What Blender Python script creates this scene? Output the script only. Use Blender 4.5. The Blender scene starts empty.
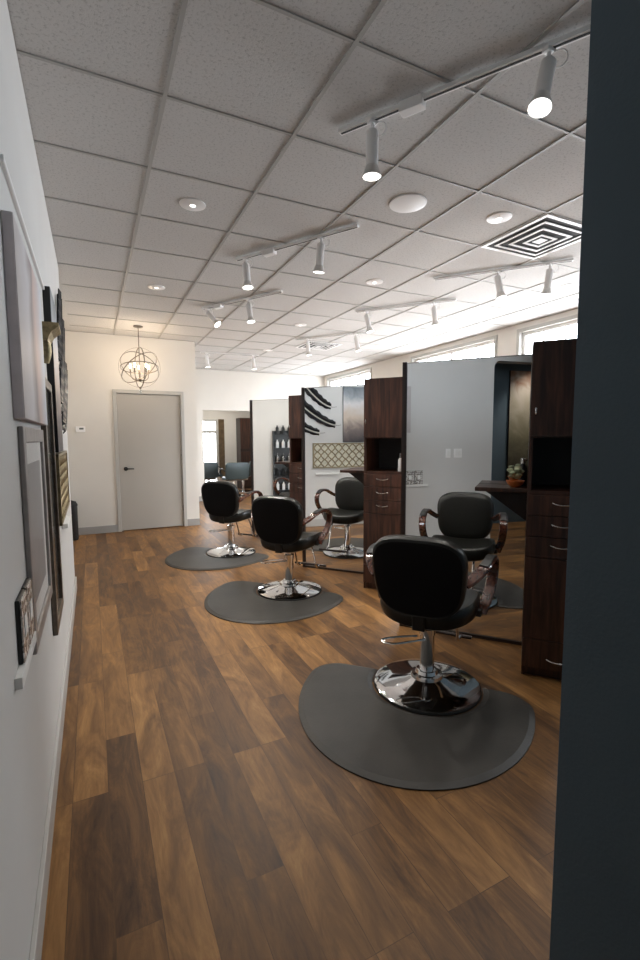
import bpy, bmesh, math, random
from mathutils import Vector, Matrix
random.seed(7)
PI = math.pi
S = bpy.context.scene
COL = S.collection

# ------------------------------------------------------------------ camera
CAM_H = 1.381
cd = bpy.data.cameras.new('camera'); cam = bpy.data.objects.new('camera', cd); COL.objects.link(cam)
yaw, pit, rol = math.radians(26.0746), math.radians(5.1759), math.radians(-0.2698)
F = Vector((math.sin(yaw)*math.cos(pit), math.cos(yaw)*math.cos(pit), -math.sin(pit)))
R0 = Vector((math.cos(yaw), -math.sin(yaw), 0)); U0 = R0.cross(F)
Rv = math.cos(rol)*R0 + math.sin(rol)*U0; Uv = -math.sin(rol)*R0 + math.cos(rol)*U0
m3 = Matrix((Rv, Uv, -F)).transposed()
cam.matrix_world = Matrix.Translation((0, 0, CAM_H)) @ m3.to_4x4()
cd.sensor_fit = 'VERTICAL'; cd.sensor_height = 36.0; cd.lens = 36.0*464.64/960
cd.clip_start = 0.02; cd.clip_end = 100
S.camera = cam

# ------------------------------------------------------------------ world, exposure
S.view_settings.view_transform = 'Standard'; S.view_settings.look = 'None'
S.view_settings.gamma = 1.0; S.view_settings.use_curve_mapping = False
S.view_settings.exposure = 0.0
W = bpy.data.worlds.new('daylight'); S.world = W; W.use_nodes = True
bg = W.node_tree.nodes['Background']; bg.inputs[1].default_value = 20.0
_n, _l = W.node_tree.nodes, W.node_tree.links            # bright hazy sky above, paler ground below the horizon
_tc = _n.new('ShaderNodeTexCoord'); _sp = _n.new('ShaderNodeSeparateXYZ'); _r = _n.new('ShaderNodeValToRGB')
_mr = _n.new('ShaderNodeMapRange'); _mr.inputs[1].default_value = -1; _mr.inputs[2].default_value = 1
_l.new(_tc.outputs['Generated'], _sp.inputs[0]); _l.new(_sp.outputs[2], _mr.inputs[0]); _l.new(_mr.outputs[0], _r.inputs[0]); _l.new(_r.outputs[0], bg.inputs[0])
_r.color_ramp.elements[0].position = .47; _r.color_ramp.elements[0].color = (.58, .60, .63, 1)
_r.color_ramp.elements[1].position = .53; _r.color_ramp.elements[1].color = (.86, .93, 1.0, 1)
S.cycles.max_bounces = 10; S.cycles.diffuse_bounces = 5; S.cycles.glossy_bounces = 6
S.cycles.transparent_max_bounces = 8; S.cycles.sample_clamp_indirect = 6.0
S.cycles.caustics_reflective = False; S.cycles.caustics_refractive = False
WINS = [(2.65, 4.5), (4.93, 6.8), (8.2, 10.1), (.62, 2.3)]  # last entry: extra window hidden by the slate wall, added for its light
WZ0, WZ1, WX = 0.9, 2.76, 5.17
def area(name, loc, direction, sx, sy, power=0, color=(1, 1, 1), portal=False):
    l = bpy.data.lights.new(name, 'AREA'); l.shape = 'RECTANGLE'; l.size = sx; l.size_y = sy
    l.energy = power; l.color = color
    if portal: l.cycles.is_portal = True
    o = bpy.data.objects.new(name, l); COL.objects.link(o); o.location = loc
    o.rotation_euler = Vector(direction).to_track_quat('-Z', 'Y').to_euler()
    return o
def wz0(a): return 1.95 if a < 1 else WZ0      # the unseen window added to brighten the near left wall sits high
for a, b in WINS:
    area('window_portal', (WX+.14, (a+b)/2, (wz0(a)+WZ1)/2), (-1, 0, 0), b-a, WZ1-wz0(a), portal=True)
CAN_POWER, SPOT_POWER, ORB_POWER = 40.0, 50.0, 14.0

# ------------------------------------------------------------------ materials
def nt(name):
    m = bpy.data.materials.new(name); m.use_nodes = True
    n = m.node_tree; return m, n, n.nodes['Principled BSDF']
def mat(name, c, rough=.5, metal=0.0, noise=0.0, scale=20.0, bump=0.0, coat=0.0, spec=.5, bscale=None):
    m, n, p = nt(name)
    p.inputs['Base Color'].default_value = (*c, 1); p.inputs['Roughness'].default_value = rough
    p.inputs['Metallic'].default_value = metal; p.inputs['Coat Weight'].default_value = coat
    p.inputs['Specular IOR Level'].default_value = spec
    tc = n.nodes.new('ShaderNodeTexCoord')
    if noise or bump:
        t = n.nodes.new('ShaderNodeTexNoise'); t.inputs['Scale'].default_value = scale; t.inputs['Detail'].default_value = 5
        n.links.new(tc.outputs['Object'], t.inputs['Vector'])
        if noise:
            r = n.nodes.new('ShaderNodeValToRGB')
            r.color_ramp.elements[0].position = .3; r.color_ramp.elements[1].position = .7
            r.color_ramp.elements[0].color = (*[v*(1-noise) for v in c], 1); r.color_ramp.elements[1].color = (*[min(1, v*(1+noise)) for v in c], 1)
            n.links.new(t.outputs['Fac'], r.inputs[0]); n.links.new(r.outputs[0], p.inputs['Base Color'])
        if bump:
            t2 = t
            if bscale:
                t2 = n.nodes.new('ShaderNodeTexNoise'); t2.inputs['Scale'].default_value = bscale
                n.links.new(tc.outputs['Object'], t2.inputs['Vector'])
            b = n.nodes.new('ShaderNodeBump'); b.inputs['Strength'].default_value = bump; b.inputs['Distance'].default_value = .004
            n.links.new(t2.outputs['Fac'], b.inputs['Height']); n.links.new(b.outputs[0], p.inputs['Normal'])
    return m
def emis(name, c, s):
    m, n, p = nt(name); p.inputs['Base Color'].default_value = (*c, 1)
    p.inputs['Emission Color'].default_value = (*c, 1); p.inputs['Emission Strength'].default_value = s
    return m
def wood(name, ca, cb, rough=.4, axis='Z', coat=0.0, sc=6.0):
    m, n, p = nt(name); tc = n.nodes.new('ShaderNodeTexCoord'); mp = n.nodes.new('ShaderNodeMapping')
    s = [sc*3, sc*3, sc*3]; s['XYZ'.index(axis)] = sc*.25; mp.inputs['Scale'].default_value = s
    t = n.nodes.new('ShaderNodeTexNoise'); t.inputs['Scale'].default_value = 2.2; t.inputs['Detail'].default_value = 8; t.inputs['Distortion'].default_value = .6
    r = n.nodes.new('ShaderNodeValToRGB'); r.color_ramp.elements[0].position = .35; r.color_ramp.elements[1].position = .68
    r.color_ramp.elements[0].color = (*ca, 1); r.color_ramp.elements[1].color = (*cb, 1)
    n.links.new(tc.outputs['Object'], mp.inputs[0]); n.links.new(mp.outputs[0], t.inputs['Vector']); n.links.new(t.outputs['Fac'], r.inputs[0])
    n.links.new(r.outputs[0], p.inputs['Base Color']); p.inputs['Roughness'].default_value = rough; p.inputs['Coat Weight'].default_value = coat
    return m
def floor_mat():
    m, n, p = nt('wood_plank_floor'); N, L = n.nodes, n.links
    g = N.new('ShaderNodeNewGeometry'); mp = N.new('ShaderNodeMapping'); mp.inputs['Rotation'].default_value = (0, 0, PI/2)
    L.new(g.outputs['Position'], mp.inputs[0])
    br = N.new('ShaderNodeTexBrick'); br.offset = .37; br.offset_frequency = 3
    for k, v in (('Scale', 1.0), ('Mortar Size', .0013), ('Mortar Smooth', .2), ('Brick Width', .95), ('Row Height', .125), ('Bias', 0)):
        br.inputs[k].default_value = v
    br.inputs['Color1'].default_value = (0, 0, 0, 1); br.inputs['Color2'].default_value = (1, 1, 1, 1); br.inputs['Mortar'].default_value = (0.35, .35, .35, 1)
    L.new(mp.outputs[0], br.inputs['Vector'])
    # per-plank offset into the grain noise
    sc = N.new('ShaderNodeVectorMath'); sc.operation = 'MULTIPLY'; sc.inputs[1].default_value = (5.0, 1.1, 1)
    L.new(g.outputs['Position'], sc.inputs[0])
    of = N.new('ShaderNodeVectorMath'); of.operation = 'MULTIPLY_ADD'; of.inputs[1].default_value = (13, 29, 7)
    L.new(br.outputs['Color'], of.inputs[0]); L.new(sc.outputs[0], of.inputs[2])
    t = N.new('ShaderNodeTexNoise'); t.inputs['Scale'].default_value = 2.0; t.inputs['Detail'].default_value = 8; t.inputs['Roughness'].default_value = .7; t.inputs['Distortion'].default_value = .9
    L.new(of.outputs[0], t.inputs['Vector'])
    sc2 = N.new('ShaderNodeVectorMath'); sc2.operation = 'MULTIPLY'; sc2.inputs[1].default_value = (60, 4, 1); L.new(g.outputs['Position'], sc2.inputs[0])
    t2 = N.new('ShaderNodeTexNoise'); t2.inputs['Scale'].default_value = 1.5; t2.inputs['Detail'].default_value = 5; L.new(sc2.outputs[0], t2.inputs['Vector'])
    def mth(op, a, b):
        x = N.new('ShaderNodeMath'); x.operation = op
        for i, v in enumerate((a, b)):
            if isinstance(v, (int, float)): x.inputs[i].default_value = v
            else: L.new(v, x.inputs[i])
        return x.outputs[0]
    v = mth('ADD', mth('MULTIPLY', br.outputs['Color'], .30), mth('MULTIPLY', t.outputs['Fac'], 1.15))
    v = mth('ADD', v, mth('MULTIPLY', t2.outputs['Fac'], .22))
    v = mth('SUBTRACT', v, .35)
    r = N.new('ShaderNodeValToRGB'); cr = r.color_ramp
    cr.elements[0].position = .10; cr.elements[0].color = (.034, .016, .008, 1)
    cr.elements[1].position = .88; cr.elements[1].color = (.42, .225, .080, 1)
    for q, c in ((.32, (.088, .042, .017, 1)), (.5, (.165, .080, .028, 1)), (.68, (.27, .135, .046, 1))):
        e = cr.elements.new(q); e.color = c
    L.new(v, r.inputs[0])
    mx = N.new('ShaderNodeMix'); mx.data_type = 'RGBA'; mx.inputs[7].default_value = (.03, .017, .01, 1)
    L.new(mth('MULTIPLY', br.outputs['Fac'], .45), mx.inputs[0]); L.new(r.outputs[0], mx.inputs[6]); L.new(mx.outputs[2], p.inputs['Base Color'])
    rr = N.new('ShaderNodeMapRange'); rr.inputs[3].default_value = .34; rr.inputs[4].default_value = .52; p.inputs['Specular IOR Level'].default_value = .28; L.new(t.outputs['Fac'], rr.inputs[0]); L.new(rr.outputs[0], p.inputs['Roughness'])
    b = N.new('ShaderNodeBump'); b.inputs['Strength'].default_value = .12; b.inputs['Distance'].default_value = .002
    L.new(t2.outputs['Fac'], b.inputs['Height']); L.new(b.outputs[0], p.inputs['Normal'])
    return m
def tile_mat():
    m, n, p = nt('acoustic_tile'); N, L = n.nodes, n.links
    g = N.new('ShaderNodeNewGeometry')
    v = N.new('ShaderNodeTexNoise'); v.inputs['Scale'].default_value = 75; v.inputs['Detail'].default_value = 3; v.inputs['Roughness'].default_value = .8
    L.new(g.outputs['Position'], v.inputs['Vector'])
    r = N.new('ShaderNodeValToRGB'); r.color_ramp.elements[0].position = .36; r.color_ramp.elements[1].position = .46
    r.color_ramp.elements[0].color = (.44, .435, .42, 1); r.color_ramp.elements[1].color = (.62, .61, .595, 1)
    L.new(v.outputs['Fac'], r.inputs[0]); L.new(r.outputs[0], p.inputs['Base Color']); p.inputs['Roughness'].default_value = .95
    b = N.new('ShaderNodeBump'); b.inputs['Strength'].default_value = .4; b.inputs['Distance'].default_value = .003; L.new(v.outputs['Fac'], b.inputs['Height']); L.new(b.outputs[0], p.inputs['Normal'])
    return m
def glass_mat(name, tint=(1, 1, 1), refl=.06):
    m = bpy.data.materials.new(name); m.use_nodes = True; n = m.node_tree; n.nodes.clear()
    o = n.nodes.new('ShaderNodeOutputMaterial'); t = n.nodes.new('ShaderNodeBsdfTransparent'); t.inputs[0].default_value = (*tint, 1)
    g = n.nodes.new('ShaderNodeBsdfGlossy'); g.inputs['Roughness'].default_value = .02
    x = n.nodes.new('ShaderNodeMixShader'); x.inputs[0].default_value = refl
    n.links.new(t.outputs[0], x.inputs[1]); n.links.new(g.outputs[0], x.inputs[2]); n.links.new(x.outputs[0], o.inputs[0])
    return m
def ramp_art(name, stops, axis='Z', lo=0, hi=1, nscale=3.0, namt=.25, rough=.5, extra=None):
    """painted canvas: bands along an axis broken up by noise"""
    m, n, p = nt(name); N, L = n.nodes, n.links
    tc = N.new('ShaderNodeTexCoord'); sp = N.new('ShaderNodeSeparateXYZ'); L.new(tc.outputs['Object'], sp.inputs[0])
    t = N.new('ShaderNodeTexNoise'); t.inputs['Scale'].default_value = nscale; t.inputs['Detail'].default_value = 7; t.inputs['Distortion'].default_value = .8; L.new(tc.outputs['Object'], t.inputs['Vector'])
    mr = N.new('ShaderNodeMapRange'); mr.inputs[1].default_value = lo; mr.inputs[2].default_value = hi; L.new(sp.outputs['XYZ'.index(axis)], mr.inputs[0])
    a = N.new('ShaderNodeMath'); a.operation = 'MULTIPLY_ADD'; a.inputs[1].default_value = namt*2; L.new(t.outputs['Fac'], a.inputs[0]); L.new(mr.outputs[0], a.inputs[2])
    s = N.new('ShaderNodeMath'); s.operation = 'SUBTRACT'; s.inputs[1].default_value = namt; L.new(a.outputs[0], s.inputs[0])
    r = N.new('ShaderNodeValToRGB'); cr = r.color_ramp
    cr.elements[0].position = stops[0][0]; cr.elements[0].color = (*stops[0][1], 1); cr.elements[1].position = stops[-1][0]; cr.elements[1].color = (*stops[-1][1], 1)
    for q, c in stops[1:-1]:
        e = cr.elements.new(q); e.color = (*c, 1)
    L.new(s.outputs[0], r.inputs[0]); L.new(r.outputs[0], p.inputs['Base Color']); p.inputs['Roughness'].default_value = rough
    return m

M = dict(
    floor=floor_mat(), tile=tile_mat(),
    grid=mat('grid_bar_paint', (.42, .41, .39), .5), wall=mat('greige_wall_paint', (.66, .655, .64), .75, noise=.02, scale=3, bump=.12, bscale=220),
    wallw=mat('warm_white_wall_paint', (.72, .69, .64), .8, noise=.02, scale=3), teal=mat('slate_teal_paint', (.095, .135, .165), .75, noise=.04, scale=4, bump=.15, bscale=200),
    base=mat('grey_baseboard_paint', (.36, .355, .345), .45), basel=mat('light_baseboard_paint', (.50, .49, .47), .4),
    door=mat('greige_door_paint', (.43, .405, .365), .45, noise=.02, scale=2), dframe=mat('door_frame_paint', (.47, .46, .43), .45),
    white=mat('white_enamel', (.88, .87, .86), .35), whitem=mat('white_matte', (.82, .82, .80), .7),
    espresso=wood('espresso_laminate', (.018, .007, .004), (.075, .029, .017), .38), dark=mat('dark_niche_laminate', (.012, .008, .007), .5),
    edge=mat('dark_edge_band', (.022, .012, .010), .4), vinyl=mat('black_vinyl', (.008, .008, .0065), .34, spec=.38, bump=.25, scale=14, noise=.1, bscale=160),
    vinylback=mat('black_back_panel', (.004, .0035, .004), .8, spec=.2), chrome=mat('chrome', (.80, .80, .80), .07, 1.0), dchrome=mat('satin_steel', (.55, .54, .52), .25, 1.0),
    rubber=mat('black_rubber', (.012, .012, .012), .7), arm=wood('reddish_brown_arm_wood', (.035, .010, .006), (.12, .036, .020), .22, 'X', coat=.6, sc=8),
    matm=mat('charcoal_mat_vinyl', (.046, .042, .037), .50, spec=.35, noise=.25, scale=3.5, bump=.2, bscale=90), mirror=mat('mirror_silver', (.97, .985, .985), .0, 1.0),
    black=mat('black_plastic', (.01, .01, .01), .4), bronze=mat('dark_bronze', (.15, .125, .10), .35, .6, noise=.3, scale=30), gold=mat('aged_gold', (.30, .24, .13), .45, .6, noise=.4, scale=50),
    lattice=mat('bronze_lattice_metal', (.32, .26, .15), .4, .5, noise=.3, scale=30), latback=mat('cream_lattice_back', (.70, .67, .55), .6, noise=.15, scale=25),
    silverf=mat('pewter_frame', (.34, .32, .31), .4, .3, noise=.15, scale=15), canvas_side=mat('canvas_side', (.62, .56, .57), .8, noise=.1, scale=12),
    feather=mat('black_feather_metal', (.018, .02, .024), .4, .3, noise=.4, scale=60), cream=mat('cream_paint', (.62, .60, .52), .5),
    bulb=emis('lit_bulb_face', (1, .97, .92), 4), warmbulb=emis('warm_bulb', (1, .80, .52), 22), can=mat('can_reflector', (.75, .74, .72), .3, .4),
    canlit=emis('downlight_glow', (1, .96, .9), 3.5), vdark=mat('vent_dark', (.03, .03, .03), .8), glass=glass_mat('window_glass'), jar=glass_mat('jar_glass', (.9, .95, .95), .18),
    orange=mat('orange_ceramic', (.62, .17, .04), .35), green=mat('pale_green_cloth', (.42, .46, .30), .8, noise=.3, scale=40), teal2=mat('blue_grey_vinyl', (.045, .065, .07), .4),
    curtain=mat('brown_curtain', (.20, .14, .08), .85, noise=.3, scale=12), mosaic=None)
def mosaic():
    m, n, p = nt('mosaic_mirror_chips'); tc = n.nodes.new('ShaderNodeTexCoord'); v = n.nodes.new('ShaderNodeTexVoronoi'); v.inputs['Scale'].default_value = 75
    n.links.new(tc.outputs['Object'], v.inputs['Vector']); r = n.nodes.new('ShaderNodeValToRGB'); r.color_ramp.elements[0].color = (.30, .27, .25, 1); r.color_ramp.elements[1].color = (.90, .88, .85, 1)
    r.color_ramp.elements[0].position = .25; r.color_ramp.elements[1].position = .6
    sp = n.nodes.new('ShaderNodeSeparateColor'); n.links.new(v.outputs['Color'], sp.inputs[0]); n.links.new(sp.outputs[0], r.inputs[0]); n.links.new(r.outputs[0], p.inputs['Base Color'])
    p.inputs['Metallic'].default_value = .3; p.inputs['Roughness'].default_value = .25
    return m
M['mosaic'] = mosaic()

# ------------------------------------------------------------------ mesh helpers
def smooth_path(pts, n=6):
    P = [Vector(p) for p in pts]; out = []
    for i in range(len(P)-1):
        p0 = P[max(i-1, 0)]; p1 = P[i]; p2 = P[i+1]; p3 = P[min(i+2, len(P)-1)]
        for k in range(n):
            t = k/n
            out.append(.5*((2*p1)+(-p0+p2)*t+(2*p0-5*p1+4*p2-p3)*t*t+(-p0+3*p1-3*p2+p3)*t**3))
    out.append(P[-1]); return out
class G:
    def __init__(s): s.bm = bmesh.new()
    def box(s, c, d, bev=0.0, rot=None):
        b = bmesh.new(); bmesh.ops.create_cube(b, size=1)
        bmesh.ops.scale(b, vec=Vector(d), verts=b.verts)
        if bev: bmesh.ops.bevel(b, geom=b.edges[:], offset=bev, segments=2, profile=.5, affect='EDGES')
        if rot is not None: bmesh.ops.transform(b, matrix=rot.to_4x4(), verts=b.verts)
        bmesh.ops.translate(b, vec=Vector(c), verts=b.verts); s._m(b); return s
    def _m(s, b):
        me = bpy.data.meshes.new('t'); b.to_mesh(me); b.free(); s.bm.from_mesh(me); bpy.data.meshes.remove(me)
    def rings(s, rings, closed=False, cap=True):
        V = [[s.bm.verts.new(p) for p in r] for r in rings]; n = len(V[0])
        for i in range(len(V)-(0 if closed else 1)):
            a, b = V[i], V[(i+1) % len(V)]
            for k in range(n): s.bm.faces.new((a[k], a[(k+1) % n], b[(k+1) % n], b[k]))
        if cap and not closed:
            s.bm.faces.new(list(reversed(V[0]))); s.bm.faces.new(V[-1])
        return s
    def tube(s, pts, r, n=10, closed=False, cap=True):
        P = [Vector(p) for p in pts]; rs = r if isinstance(r, (list, tuple)) else [r]*len(P); out = []
        up = None
        for i, p in enumerate(P):
            if closed: d = P[(i+1) % len(P)]-P[i-1]
            else: d = P[min(i+1, len(P)-1)]-P[max(i-1, 0)]
            d.normalize()
            if up is None: up = Vector((0, 0, 1)) if abs(d.z) < .9 else Vector((1, 0, 0))
            x = d.cross(up); x.normalize(); y = x.cross(d); up = y
            out.append([p+rs[i]*(math.cos(2*PI*k/n)*x+math.sin(2*PI*k/n)*y) for k in range(n)])
        return s.rings(out, closed, cap)
    def ribbon(s, pts, w, t, wdir=(0, 1, 0)):
        """flat band along a path, width along wdir, thickness across, rounded corners"""
        P = [Vector(p) for p in pts]; wd = Vector(wdir).normalized(); out = []
        for i, p in enumerate(P):
            d = (P[min(i+1, len(P)-1)]-P[max(i-1, 0)]).normalized(); nn = d.cross(wd).normalized(); wq = nn.cross(d).normalized()
            ww = w[i] if isinstance(w, list) else w; c = t*.3; prof = [(-ww/2+c, -t/2), (ww/2-c, -t/2), (ww/2, -t/2+c), (ww/2, t/2-c), (ww/2-c, t/2), (-ww/2+c, t/2), (-ww/2, t/2-c), (-ww/2, -t/2+c)]
            out.append([p+wq*a+nn*b for a, b in prof])
        return s.rings(out)
    def lathe(s, prof, c=(0, 0, 0), n=32, axis=None):
        c = Vector(c); q = Vector((0, 0, 1)).rotation_difference(Vector(axis)) if axis is not None else None; out = []
        for r, z in prof:
            ring = [Vector((r*math.cos(2*PI*k/n), r*math.sin(2*PI*k/n), z)) for k in range(n)]
            out.append([c+(q @ v if q else v) for v in ring])
        return s.rings(out)
    def prism(s, outline, a, b, plane='xy', bev=0.0):
        f = {'xy': lambda u, v, w: (u, v, w), 'yz': lambda u, v, w: (w, u, v), 'xz': lambda u, v, w: (u, w, v)}[plane]
        bb = bmesh.new()
        lo = [bb.verts.new(f(u, v, a)) for u, v in outline]; hi = [bb.verts.new(f(u, v, b)) for u, v in outline]; n = len(lo)
        bb.faces.new(lo); bb.faces.new(hi)
        for i in range(n): bb.faces.new((lo[i], lo[(i+1) % n], hi[(i+1) % n], hi[i]))
        bmesh.ops.recalc_face_normals(bb, faces=bb.faces)
        if bev:
            ed = [e for e in bb.edges if all(len(x.verts) == 4 for x in e.link_faces) is False]
            bmesh.ops.bevel(bb, geom=ed, offset=bev, segments=3, profile=.5, affect='EDGES')
        s._m(bb); return s
    def sphere(s, c, r, n=14):
        rr = r if isinstance(r, (tuple, list)) else (r, r, r); b = bmesh.new(); bmesh.ops.create_uvsphere(b, u_segments=n, v_segments=n//2+2, radius=1)
        bmesh.ops.scale(b, vec=Vector(rr), verts=b.verts); bmesh.ops.translate(b, vec=Vector(c), verts=b.verts); s._m(b); return s
    def build(s, name, m, parent=None, smooth=False, label=None):
        bmesh.ops.recalc_face_normals(s.bm, faces=s.bm.faces)
        me = bpy.data.meshes.new(name); s.bm.to_mesh(me); s.bm.free(); me.materials.append(m)
        if smooth:
            for p in me.polygons: p.use_smooth = True
            try: me.set_sharp_from_angle(angle=math.radians(40))
            except Exception: pass
        o = bpy.data.objects.new(name, me); COL.objects.link(o)
        if parent: o.parent = parent
        if label: o['label'] = label
        return o
def thing(name, label, cat, loc=(0, 0, 0), rz=0.0, group=None):
    o = bpy.data.objects.new(name, None); COL.objects.link(o); o.location = loc; o.rotation_euler = (0, 0, rz); o.empty_display_size = .1
    o['label'] = label; o['category'] = cat
    if group: o['group'] = group
    return o
def tag(o, label, cat, group=None):
    o['label'] = label; o['category'] = cat
    if group: o['group'] = group
    return o
def struct(o): o['kind'] = 'structure'; return o
def dup(o, loc=None, rz=None, label=None):
    def cp(x, par):
        c = x.copy(); COL.objects.link(c)
        if par: c.parent = par
        for k in [k for k in allobs if k.parent == x]: cp(k, c)
        return c
    allobs = list(COL.objects); c = cp(o, None)
    if loc is not None: c.location = loc
    if rz is not None: c.rotation_euler = (0, 0, rz)
    if label: c['label'] = label
    return c
def bb(x0, x1, y0, y1, z0, z1): return ((x0+x1)/2, (y0+y1)/2, (z0+z1)/2), (x1-x0, y1-y0, z1-z0)
def wbox(name, m, *rng): return struct(G().box(*bb(*rng)).build(name, m))

# ------------------------------------------------------------------ the room
CZ = 2.88; XL = -.195; YD = 7.46; YF = 10.3
struct(G().box(*bb(-1.5, 5.4, -2.6, 13.0, -.1, 0)).build('floor', M['floor']))
struct(G().box(*bb(-1.5, 5.4, -2.6, 13.0, CZ, CZ+.1)).build('ceiling', M['tile']))
g = G(); GX0, GDX, GY0, GDY = .354, .6135, 2.256, .605
for k in range(-2, 9):
    x = GX0+k*GDX
    if XL < x < WX: g.box(((x), (YF+.4)/2, CZ-.003), (.018, YF-.4, .008))
for k in range(-3, 14):
    y = GY0+k*GDY
    if y < YF: g.box(((XL+WX)/2, y, CZ-.0025), (WX-XL, .014, .0065))
struct(g.build('trim_1', M['grid']))
# left gallery wall with header over the opening beside the camera
g = G(); g.box(*bb(XL-.165, XL, .37, 4.79, 0, CZ-.006))
rc = .09; hz = 2.36; yo = -1.1
out = [(.37, CZ-.006), (yo, CZ-.006), (yo, hz)] + [(.37-rc+rc*math.sin(a), hz-rc+rc*math.cos(a)) for a in [i*PI/12 for i in range(7)]] + [(.37, hz-rc)]
g.prism(out, XL-.165, XL, 'yz')
g.box(*bb(XL-.165, XL, -2.6, yo, 0, CZ-.006))
struct(g.build('wall_left', M['wall']))
wbox('wall_recess', M['wallw'], XL-.285, XL-.165, 4.65, YD+.12, 0, CZ-.006)
g = G(); g.box(*bb(XL-.165, .345, YD, YD+.12, 0, CZ-.006)).box(*bb(1.26, 1.5, YD, YD+.12, 0, CZ-.006)).box(*bb(.345, 1.26, YD, YD+.12, 2.05, CZ-.006))
g.box(*bb(.345, 1.26, YD+.1, YD+.12, 0, 2.05))
struct(g.build('wall_back', M['wallw']))
wbox('wall_return', M['wallw'], 1.38, 1.5, YD+.12, YF, 0, CZ-.006)
OX0, OX1, OZ = 2.2, 3.7, 2.0
g = G(); g.box(*bb(1.38, OX0, YF, YF+.12, 0, CZ-.006)).box(*bb(OX1, WX, YF, YF+.12, 0, CZ-.006)).box(*bb(OX0, OX1, YF, YF+.12, OZ, CZ-.006))
struct(g.build('wall_far', M['wallw']))
g = G(); z1 = CZ-.006; prev = -2.6
for a, b in sorted(WINS):
    a -= .045; b += .045
    g.box(*bb(WX, WX+.14, prev, a, 0, z1)); g.box(*bb(WX, WX+.14, a, b, 0, wz0(a+.045)-.045)); g.box(*bb(WX, WX+.14, a, b, WZ1+.045, z1)); prev = b
g.box(*bb(WX, WX+.14, prev, 12.9, 0, z1))
struct(g.build('wall_right', M['wallw']))
# slate partition wall at the camera's right, and the vestibule behind the camera
JX, JY = .53, .378
wbox('wall_partition', M['teal'], JX, WX, JY-.13, JY, 0, CZ-.006)
wbox('wall_vestibule', M['teal'], -1.45, -1.3, -2.6, .6, 0, CZ)
wbox('wall_vestibule_end', M['teal'], -1.3, XL-.165, .5, .6, 0, CZ)
wbox('wall_rear', M['teal'], -1.3, WX, -2.6, -2.5, 0, CZ)
# the further room seen through the opening
wbox('wall_further_room_left', M['wallw'], 1.5, 1.62, YF+.12, 12.8, 0, z1)
g = G(); FX0, FX1, FZ0, FZ1, FY = 2.63, 3.05, .15, 1.84, 12.7
g.box(*bb(1.5, FX0, FY, FY+.1, 0, z1)).box(*bb(FX1, WX, FY, FY+.1, 0, z1)).box(*bb(FX0, FX1, FY, FY+.1, 0, FZ0)).box(*bb(FX0, FX1, FY, FY+.1, FZ1, z1))
struct(g.build('wall_further_room', M['wallw']))
area('window_portal', ((FX0+FX1)/2, FY+.1, (FZ0+FZ1)/2), (0, -1, 0), FX1-FX0, FZ1-FZ0, portal=True)

# windows
def win(n, a, b, z0, z1, x, muntins=3):
    fr = struct(G().box(*bb(x-.015, x+.139, a-.045, a, z0-.045, z1+.045)).box(*bb(x-.015, x+.139, b, b+.045, z0-.045, z1+.045)).box(*bb(x-.015, x+.139, a, b, z1, z1+.045)).box(*bb(x-.03, x+.139, a, b, z0-.045, z0)).build('window_%d' % n, M['dframe']))
    s = G(); w = .045; s.box(*bb(x+.05, x+.09, a, a+w, z0, z1)).box(*bb(x+.05, x+.09, b-w, b, z0, z1)).box(*bb(x+.05, x+.09, a+w, b-w, z0, z0+w)).box(*bb(x+.05, x+.09, a+w, b-w, z1-w, z1))
    s.box(*bb(x+.05, x+.09, (a+b)/2-w/2, (a+b)/2+w/2, z0+w, z1-w))
    s.build('sash', M['white'], fr)
    t = G(); q = .018
    for k in range(1, 6):
        if k == 3: continue
        y = a+(b-a)*k/6; t.box(*bb(x+.06, x+.08, y-q/2, y+q/2, z0+w, z1-w))
    for k in range(1, 6):
        z = z0+(z1-z0)*k/6; t.box(*bb(x+.062, x+.078, a+w, b-w, z-q/2, z+q/2))
    t.build('muntins', M['white'], fr)
    G().box(*bb(x+.068, x+.072, a+w, b-w, z0+w, z1-w)).build('glass_pane', M['glass'], fr)
for i, (a, b) in enumerate(WINS): win((1, 2, 3, 5)[i], a, b, wz0(a), WZ1, WX)  # the last one built is the added, hidden window
fr = struct(G().box(*bb(FX0-.05, FX0, FY-.02, FY+.05, 0.1, FZ1+.05)).box(*bb(FX1, FX1+.05, FY-.02, FY+.05, .1, FZ1+.05)).box(*bb(FX0, FX1, FY-.02, FY+.05, FZ1, FZ1+.05)).box(*bb(FX0, FX1, FY-.02, FY+.05, FZ1-.32, FZ1-.24)).build('window_4', M['dframe']))
G().box(*bb(FX0, FX1, FY+.04, FY+.045, FZ0, FZ1)).build('glass_pane', M['glass'], fr)

# baseboards
struct(G().box(*bb(XL, XL+.014, .37, 4.79, 0, .11), bev=.003).build('baseboard_left', M['basel']))
struct(G().box(*bb(XL-.165, .30, YD-.014, YD, 0, .11), bev=.003).build('baseboard_back', M['base']))
struct(G().box(*bb(1.31, 1.5, YD-.014, YD, 0, .11), bev=.003).build('trim_2', M['base']))
struct(G().box(*bb(1.5, OX0, YF-.014, YF, 0, .11), bev=.003).build('baseboard_far', M['base']))

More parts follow.
